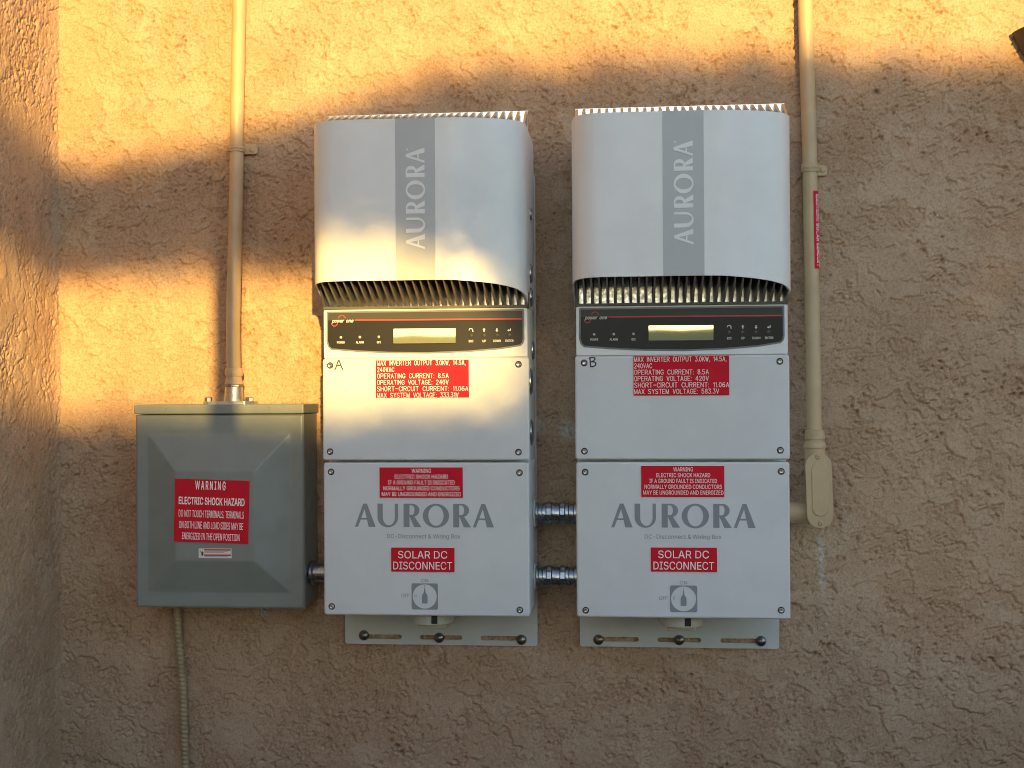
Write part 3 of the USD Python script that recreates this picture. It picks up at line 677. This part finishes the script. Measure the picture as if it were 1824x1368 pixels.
# left conduit: from the hub up out of the picture
pp = pipe_path([(426.5, -60, -.0150), (424.5, 90, -.0155), (421.5, 267, -.0175), (418.0, 450, -.034), (415.5, 600, YH)])
pp = np.vstack([[pp[0] + np.array([.001, 0, 1.2])], pp, [(HUBX, YH, HUBZ + .050)]])
t1 = thing('conduit', 'tan painted steel conduit rising from the dark grey box past a strap', 'conduit', (HUBX, YH, HUBZ + .05))
base = np.array([HUBX, YH, HUBZ + .05])
part('pipe', tube(smooth_path(pp) - base, .0117), K['emt'], t1)
# right conduit
RY = -.046
rp = pipe_path([(1433.5, -60, -.0165), (1436.5, 90, -.0165), (1442.5, 300, -.0175), (1446.2, 500, -.026), (1449.6, 700, -.044), (1451.0, 790, RY)])
rp = np.vstack([[rp[0] + np.array([-.001, 0, 1.2])], rp])
base2 = rp[-1].copy()
t2 = thing('conduit', 'tan painted steel conduit with a red sticker, right of both inverters', 'conduit', base2)
R2 = .0119
rps = smooth_path(rp, 48)
part('pipe', tube(rps - base2, R2), K['emt'], t2)
# caution sticker bent round the pipe
zst0, zst1 = at(1452, 478.5, -.035)[1], at(1452, 339.5, -.03)[1]
def axis_at(z):
    o = np.argsort(rps[:, 2]); return np.array([np.interp(z, rps[o, 2], rps[o, i]) for i in range(3)])
def on_pipe(ang, z, r):
    a = axis_at(z); return np.array([a[0] + r * np.sin(ang), a[1] - r * np.cos(ang), z])
a0, a1 = math.radians(14), math.radians(88)
nz, na = 24, 10
def wrap(r, za, zb, aa, ab, nz, na):
    return np.array([[on_pipe(aa + (ab - aa) * j / (na - 1), za + (zb - za) * i / (nz - 1), r) for j in range(na)] for i in range(nz)])
V3 = np.concatenate([wrap(R2 + .0004, zst0, zst1, a0, a1, nz, na).reshape(-1, 3), wrap(R2 - .0006, zst0, zst1, a0, a1, nz, na).reshape(-1, 3)])
ff = grid_faces(nz, na); sm = trimesh.Trimesh(V3 - base2, np.vstack([ff, ff[:, ::-1] + nz * na]), process=False)
stp = part('caution_sticker', sm, K['red'], t2, smooth=True, label='red sticker with white capitals reading down the pipe')
tm = meshkit.text_mesh('CAUTION: SOLAR CIRCUIT', .01, depth=DEP, bold=True)
b = tm.bounds; v = tm.vertices
zz = zst1 - .005 - (v[:, 0] - b[0][0]) / (b[1][0] - b[0][0]) * (zst1 - zst0 - .0085)
aa = math.radians(37) + v[:, 1] / .01 * math.radians(33)
tm.vertices = np.array([on_pipe(q_, z_, R2 + .0005 + (w_ > DEP / 2) * .0002) for q_, z_, w_ in zip(aa, zz, v[:, 2])]) - base2
part('lettering', tm, K['white'], stp, smooth=False)

def strap(px0, px1, py0, py1, tab, screw, path, label, R, ty):
    """one-hole strap: a band over the pipe and a tab against the wall on its right"""
    zc = (at(px0, py0, -.02)[1] + at(px0, py1, -.02)[1]) / 2
    o = np.argsort(path[:, 2]); ax = np.array([np.interp(zc, path[o, 2], path[o, i]) for i in range(3)])
    t = thing('pipe_strap', label, 'pipe strap', (ax[0], 0, zc))
    hw = abs(at(px0, py0, -.02)[1] - at(px0, py1, -.02)[1]) / 2
    prof = []
    for rr_, zz_ in ((R + .0003, -hw), (R + .0019, -hw), (R + .0019, -hw * .35), (R + .0030, 0), (R + .0019, hw * .35), (R + .0019, hw), (R + .0003, hw)):
        prof.append((rr_, zz_))
    part('band', lathe(prof, (0, ax[1], 0), (0, 0, 1), 32), K['emt'], t)
    (ta, tz1), (tb, tz0) = at(tab[0], tab[1], ty), at(tab[2], tab[3], ty)
    part('tab', slab(ax[1] * 0 + R * .55, tb - ax[0], tz0 - zc, tz1 - zc, ty - .0012, ty + .0032, .004, .0008), K['emt'], t)
    sx, sz = at(*screw, ty)
    part('screw', cat([lathe([(0, .0022), (.0018, .0022), (.0036, .0018), (.0048, .0005), (.005, 0)], (sx - ax[0], ty - .0012, sz - zc), (0, -1, 0), 18)]), K['emt'], t)
strap(421, 421, 259.5, 270.5, (435, 257, 458.6, 274.5), (449.4, 267), smooth_path(pp), 'tan one-hole strap holding the conduit above the dark grey box', .0117, -.0062)
strap(1442, 1442, 291.5, 306.5, (1457, 295, 1473, 313), (1465, 302.5), rps, 'tan one-hole strap on the conduit just above the red caution sticker', R2, -.0062)

# conduit body on the right
YC = -.068
cbx, cbz = at(1460, 873, YC)
cb = thing('pipe_elbow', 'tan painted elbow fitting with oval cover at the foot of the right-hand conduit', 'pipe fitting', (cbx, RY, at(1460, 940, YC)[1]))
oo = np.array([cbx, RY, at(1460, 940, YC)[1]])
C_ = lambda px, py, y: np.array(at(px, py, y)) - oo[[0, 2]]
zt_, zb_ = C_(1458, 806.7, YC)[1], C_(1461, 940, YC)[1]
hw = .0205
axis_tilt = (C_(1461, 930, YC)[0] - C_(1457, 815, YC)[0])
def stadium(grow, ins=0):
    p0 = np.array([C_(1457.6, 829.3, YC)[0], zt_ - hw]); p1 = np.array([C_(1460.6, 917.0, YC)[0], zb_ + hw])
    return LineString([p0, p1]).buffer(hw + grow, quad_segs=10)
part('cover', cat([poly3(stadium(0), .0028, y=YC - RY - .0028)]), K['emt'], cb, smooth=False)
part('body', cat([poly3(stadium(-.0025), .030, y=YC - RY + .0001)]), K['emt'], cb, smooth=40)
# raised panel of the cover: chamfered
q0, q1 = C_(1459.2, 837, YC), C_(1460.8, 905, YC)
def stad_pts(r, y): return [(x, y, z) for x, z in LineString([q0, q1]).buffer(r, quad_segs=8).exterior.coords]
part('cover_panel', hull(stad_pts(.0134, YC - RY - .0027) + stad_pts(.0118, YC - RY - .0044)), K['emt'], cb, smooth=25)
for px, py in ((1456.8, 813.7), (1461.7, 932)):
    c = C_(px, py, YC - .003); part('screw', lathe([(0, .0008), (.0015, .0008), (.0019, .0022), (.0032, .0018), (.0042, .0002), (.0043, 0)], (c[0], YC - RY - .0028, c[1]), (0, -1, 0), 18), K['emt'], cb)
top = base2 - oo
def zpx(py): return C_(1452, py, RY)[1]
prof = [(0, zpx(822)), (.0160, zpx(822)), (.0160, zpx(797.8)), (.0182, zpx(797)), (.0182, zpx(794)), (.0165, zpx(788)), (.0150, zpx(786.6)), (.0150, zpx(782.2)), (.0163, zpx(781.6)), (.0163, zpx(775.5)), (.0155, zpx(774.6)), (.0152, zpx(767.5)), (.0122, zpx(765.5)), (0, zpx(765.5))]
part('compression_nut', lathe(prof, (top[0] + .0003, 0, 0), (0, 0, 1)), K['emt'], cb, smooth=25)
# side outlet into the inverter
sy = -.040
hz = C_(1425, 913, sy)[1]
xin = XB + W2 + .0002 - oo[0]
part('side_outlet', lathe([(0, xin + .0058), (.0166, xin + .0058), (.0168, xin + .02), (.0165, -.004), (0, -.004)], (0, sy - RY, hz), (1, 0, 0)), K['emt'], cb, smooth=25)
part('lock_nut', lathe([(0, xin), (.0172, xin), (.0176, xin + .0015), (.0176, xin + .0042), (.0168, xin + .0056), (0, xin + .0056)], (0, sy - RY, hz), (1, 0, 0), 24), K['zinc'], cb, smooth=25)

# couplings between the boxes
def coupling(py, label):
    y = -.064
    xa, xb_ = XA + W2 + .0002, XB - W2 - .0002
    z = at(985, py, y)[1]
    t = thing('conduit_coupling', label, 'pipe fitting', (xa, y, z), group='zinc couplings joining the two inverters')
    Lg = xb_ - xa
    part('sealing_washer', lathe([(0, 0), (.0218, 0), (.0225, .0010), (.0225, .0022), (.0205, .0032), (.016, .0032), (0, .0032)], (0, 0, 0), (1, 0, 0), 36), K['plate'], t)
    def ring(a, b, r, name='ring', n=32, m='zinc'):
        part(name, lathe([(0, a * Lg), (r - .0007, a * Lg), (r, a * Lg + .0007), (r, b * Lg - .0007), (r - .0007, b * Lg), (0, b * Lg)], (0, 0, 0), (1, 0, 0), n), K[m], t, smooth=25)
    ring(.045, .105, .0185, 'lock_nut')
    ring(.105, .195, .0158, 'collar')
    ring(.196, .285, .0172, 'ring')
    ring(.287, .40, .0190, 'hex_nut', 12)
    ring(.402, .585, .0166, 'sleeve')
    ring(.587, .70, .0190, 'hex_nut', 12)
    ring(.702, .785, .0174, 'ring')
    ring(.786, .90, .0158, 'collar')
    ring(.90, .997, .0182, 'lock_nut')
coupling(914.5, 'upper zinc coupling between the two inverters')
coupling(1027.5, 'lower zinc coupling between the two inverters')
y = -.055
xa, xb_ = bxr + .0002, XA - W2 - .0002
z = at(562, 1020, y)[1]
t3 = thing('conduit_coupling', 'short zinc nipple between the dark grey box and its neighbouring inverter', 'pipe fitting', (xa, y, z))
Lg = xb_ - xa
part('lock_nut', lathe([(0, 0), (.0195, 0), (.0205, .0015), (.0205, .005), (.0190, .0068), (0, .0068)], (0, 0, 0), (1, 0, 0), 32), K['zinc'], t3, smooth=25)
part('nipple', lathe([(0, .0069), (.0152, .0069), (.0155, .008), (.0155, Lg), (0, Lg)], (0, 0, 0), (1, 0, 0), 32), K['zinc'], t3, smooth=25)

# flexible conduit below the dark grey box
fp = pipe_path([(315.5, 1070, -.017), (317, 1115, -.0165), (320.5, 1165, -.016), (325, 1215, -.0155), (326.8, 1260, -.015), (328.5, 1320, -.015), (330.5, 1380, -.015)])
fp = np.vstack([fp, [(fp[-1][0] + .006, -.016, .02)]])
tt = np.linalg.norm(np.diff(fp, axis=0), axis=1); sl = np.r_[0, np.cumsum(tt)]
nring = int(sl[-1] / .0009); ss = np.linspace(0, sl[-1], nring)
cp = np.stack([PchipInterpolator(sl, fp[:, i])(ss) for i in range(3)], 1)
nn = 20; ang = np.arange(nn) * 2 * math.pi / nn
tdir = np.gradient(cp, axis=0); tdir /= np.linalg.norm(tdir, axis=1, keepdims=True)
aX = np.cross(tdir, [0, 1.0, 0]); aX /= np.linalg.norm(aX, axis=1, keepdims=True); bX = np.cross(tdir, aX)
ph = (ss[:, None] / .0074 + ang[None] / (2 * math.pi)) % 1.0
rad_ = .0049 + .0019 * np.clip(np.sin(ph * math.pi), 0, 1) ** .55
Vf = (cp[:, None] + rad_[..., None] * (np.cos(ang)[None, :, None] * aX[:, None] + np.sin(ang)[None, :, None] * bX[:, None])).reshape(-1, 3)
I = np.arange(nring * nn).reshape(nring, nn); J = np.roll(I, -1, 1)
Ff = np.vstack([np.stack([I[:-1].ravel(), J[1:].ravel(), J[:-1].ravel()], 1), np.stack([I[:-1].ravel(), I[1:].ravel(), J[1:].ravel()], 1)])
fx_ = part('flexible_conduit', (Vf, Ff), K['flex'], smooth=True)
key(fx_, label='thin spiral-wound olive conduit hanging down from the dark grey box', category='conduit')

# lamp whose corner shows at the top right
lx, lz = at(1802.5, 59, -.004)
lampx = lx + .11
wl = thing('wall_lamp', 'brown bowl-shaped wall lamp cut off by the top right edge', 'wall lamp', (lampx, 0, lz))
pr = [(.110, 0), (.1075, -.006), (.1005, -.022), (.0885, -.044), (.073, -.066), (.05, -.086), (.02, -.097), (0.0001, -.099)]
m = lathe(pr + [], (0, 0, 0), (0, 0, 1), 48)
m2 = lathe([(.110, 0), (.107, .0015), (.100, 0), (.098, -.02), (.06, -.06), (.0001, -.08)], (0, 0, 0), (0, 0, 1), 48)
bowl = cat([m, m2]); bowl = bowl.copy()
bowl.vertices[:, 1] = np.minimum(bowl.vertices[:, 1] * .92, -.004)
part('bowl', bowl, K['lamp'], wl)
part('back_plate', slab(-.05, .05, -.07, -.005, -.010, -.003, .01, .002), K['lamp'], wl)

# ------------------------------------------------------------------ behind the camera: what shades the wall and what the display mirrors
def shade_pt(u, v, dist):
    x, z = at(u, v, 0); p = np.array([x, 0, z]) + SUN * dist; return p[0], p[2], p[1]
def foliage(name, pts, dist, label, cat_, seed=1, thick=.22, core=None, count=9000, leaf=1.0):
    q_ = [shade_pt(u, v, dist) for u, v in pts] if dist else pts; y = q_[0][2]
    pg = Polygon([(a, max(b, 0.0)) for a, b, _ in q_]).buffer(0)
    t = thing(name, label, cat_, (pg.centroid.x, y, 0))
    o = np.array([pg.centroid.x, y, 0])
    pg = pg.buffer(.018) if dist else pg
    solid = pg if core is None else pg.intersection(Polygon([(a, b) for a, b, _ in (shade_pt(u, v, dist) for u, v in core)]))
    if core is not None:
        solid = solid.difference(Polygon([(a, b) for a, b, _ in (shade_pt(u, v, dist) for u, v in ((1786, 418), (1960, 400), (1960, 528), (1738, 528)))]))
    solid = solid.buffer(-.065).buffer(.02)
    v = poly3(solid, thick, y=-thick / 2); v.vertices[:, 0] -= o[0]
    rg = np.random.default_rng(seed)
    x0_, z0_, x1_, z1_ = pg.bounds
    band_ = pg.buffer(.006).difference(solid.buffer(-.12))
    out = []
    from shapely import contains_xy, distance as shapely_distance, points
    while len(out) < count:
        c = np.c_[rg.uniform(x0_, x1_, 40000), rg.uniform(z0_, z1_, 40000)]
        c = c[contains_xy(band_, c[:, 0], c[:, 1])]
        rim = shapely_distance(points(c), pg.exterior)                 # sparser towards the rim
        out += list(c[rg.random(len(c)) < np.clip(rim / .075, .06, 1)])
    c = np.array(out[:count]); n = len(c)
    P_ = np.c_[c[:, 0] - o[0], rg.uniform(-thick * .7, thick * .7, n), c[:, 1]]
    d1 = rg.standard_normal((n, 3)); d1 /= np.linalg.norm(d1, axis=1, keepdims=True)
    d2 = np.cross(d1, rg.standard_normal((n, 3))); d2 /= np.linalg.norm(d2, axis=1, keepdims=True)
    s_ = rg.uniform(.012, .021, n)[:, None] * leaf
    lv = np.stack([P_ + d1 * s_ * 1.6, P_ + d2 * s_ * .7, P_ - d1 * s_ * 1.6, P_ - d2 * s_ * .7], 1).reshape(-1, 3)
    i4 = np.arange(n)[:, None] * 4
    lf = np.vstack([i4 + [0, 1, 2], i4 + [0, 2, 3]])
    part('crown', v, K['leaf'], t, smooth=False)
    lp = part('leaves', (lv, lf), K['leaf'], t, smooth=False); key(lp, kind='stuff')
    return t, o
top_edge = [(-500, 290), (-150, 290), (0, 287), (100, 296), (240, 290), (400, 258), (500, 224), (560, 202), (640, 178), (750, 148), (900, 120), (1000, 124), (1100, 112), (1300, 106), (1450, 104), (1824, 116), (2000, 110), (2600, 140)]
hole_edge = [(2600, 2400), (905, 2400), (900, 760), (890, 700), (900, 640), (885, 590), (827, 545), (700, 505), (560, 487), (300, 487), (150, 490), (0, 484), (-150, 470), (-500, 470)]
t4, o4 = foliage('tall_shrub', top_edge + hole_edge, 7.0, 'tall dense shrub with an arm of foliage reaching sideways', 'shrub', seed=3, core=[(935, 175), (1050, 160), (1300, 150), (1824, 160), (2700, 185), (2700, 2500), (935, 2500)], count=100000, leaf=.48)
sxp = shade_pt(1150, 1500, 7.0)
part('stem', tube([(sxp[0] - o4[0], 0, 0), (sxp[0] - o4[0], 0, .8), (sxp[0] - o4[0] + .05, .02, 1.6)], [.07, .06, .045], 12), K['stake'], t4)
low = [(-260, 765), (100, 742), (240, 742), (400, 752), (572, 758), (700, 752), (790, 738), (830, 742), (880, 730), (930, 700), (1500, 720), (1500, 2600), (-260, 2600)]
foliage('clipped_hedge', low, 9.0, 'lower clipped hedge farther from the wall', 'hedge', seed=4, count=40000, leaf=.5)
foliage('clipped_hedge', [(-7, 0, -4.6), (-7, 1.85, -4.6), (-4, 1.95, -4.6), (-1.75, 1.8, -4.6), (-1.6, 1.5, -4.6), (-1.6, 0, -4.6)], 0, 'clipped hedge on the far left of the yard, nearer the wall', 'hedge', seed=5, thick=.5)
foliage('clipped_hedge', [(-6.5, 0, -3.05), (-6.5, 1.33, -3.05), (-3, 1.36, -3.05), (0, 1.34, -3.05), (3, 1.36, -3.05), (6.5, 1.33, -3.05), (6.5, 0, -3.05)], 0, 'long low clipped hedge running parallel to the wall', 'hedge', seed=6, thick=.45)
sp0, sp1 = shade_pt(402, 330, 2.7), shade_pt(402, 2000, 2.7)
stk_ = thing('garden_stake', 'slim weathered wooden stake standing upright in the ground', 'stake', (sp0[0], sp0[2], 0))
part('shaft', slab(-.019, .019, 0, sp0[1], -.019, .019, .003, .002), K['stake'], stk_)
part('pointed_cap', hull([(-.019, -.019, sp0[1]), (.019, -.019, sp0[1]), (.019, .019, sp0[1]), (-.019, .019, sp0[1]), (0, 0, sp0[1] + .02)]), K['stake'], stk_, smooth=False)
# far wall and hills
fw = thing('boundary_wall', 'long pale boundary wall far across the yard', 'wall', (0, -32, 0))
part('wall_body', bx(-40, 14, -.1, .1, 0, EYE + 30 * math.tan(math.radians(2.4))), K['farwall'], fw, smooth=False)
part('coping', bx(-40, 14, -.16, .16, EYE + 30 * math.tan(math.radians(2.4)) + .002, EYE + 30 * math.tan(math.radians(2.4)) + .05), K['farwall'], fw, smooth=False)
hx_ = np.linspace(-380, 380, 160); hb = EYE + 260 * math.tan(math.radians(2.62))
hz_ = hb + .7 * np.sin(hx_ * .031 + 1) + .45 * np.sin(hx_ * .11) + .25 * np.sin(hx_ * .37)
hm = poly3(Polygon(list(zip(hx_, hz_)) + [(380, -1), (-380, -1)]), 30, y=-290)
h_ = part('hills', hm, K['hill'], smooth=False); key(h_, kind='structure', label='low green hills along the horizon')
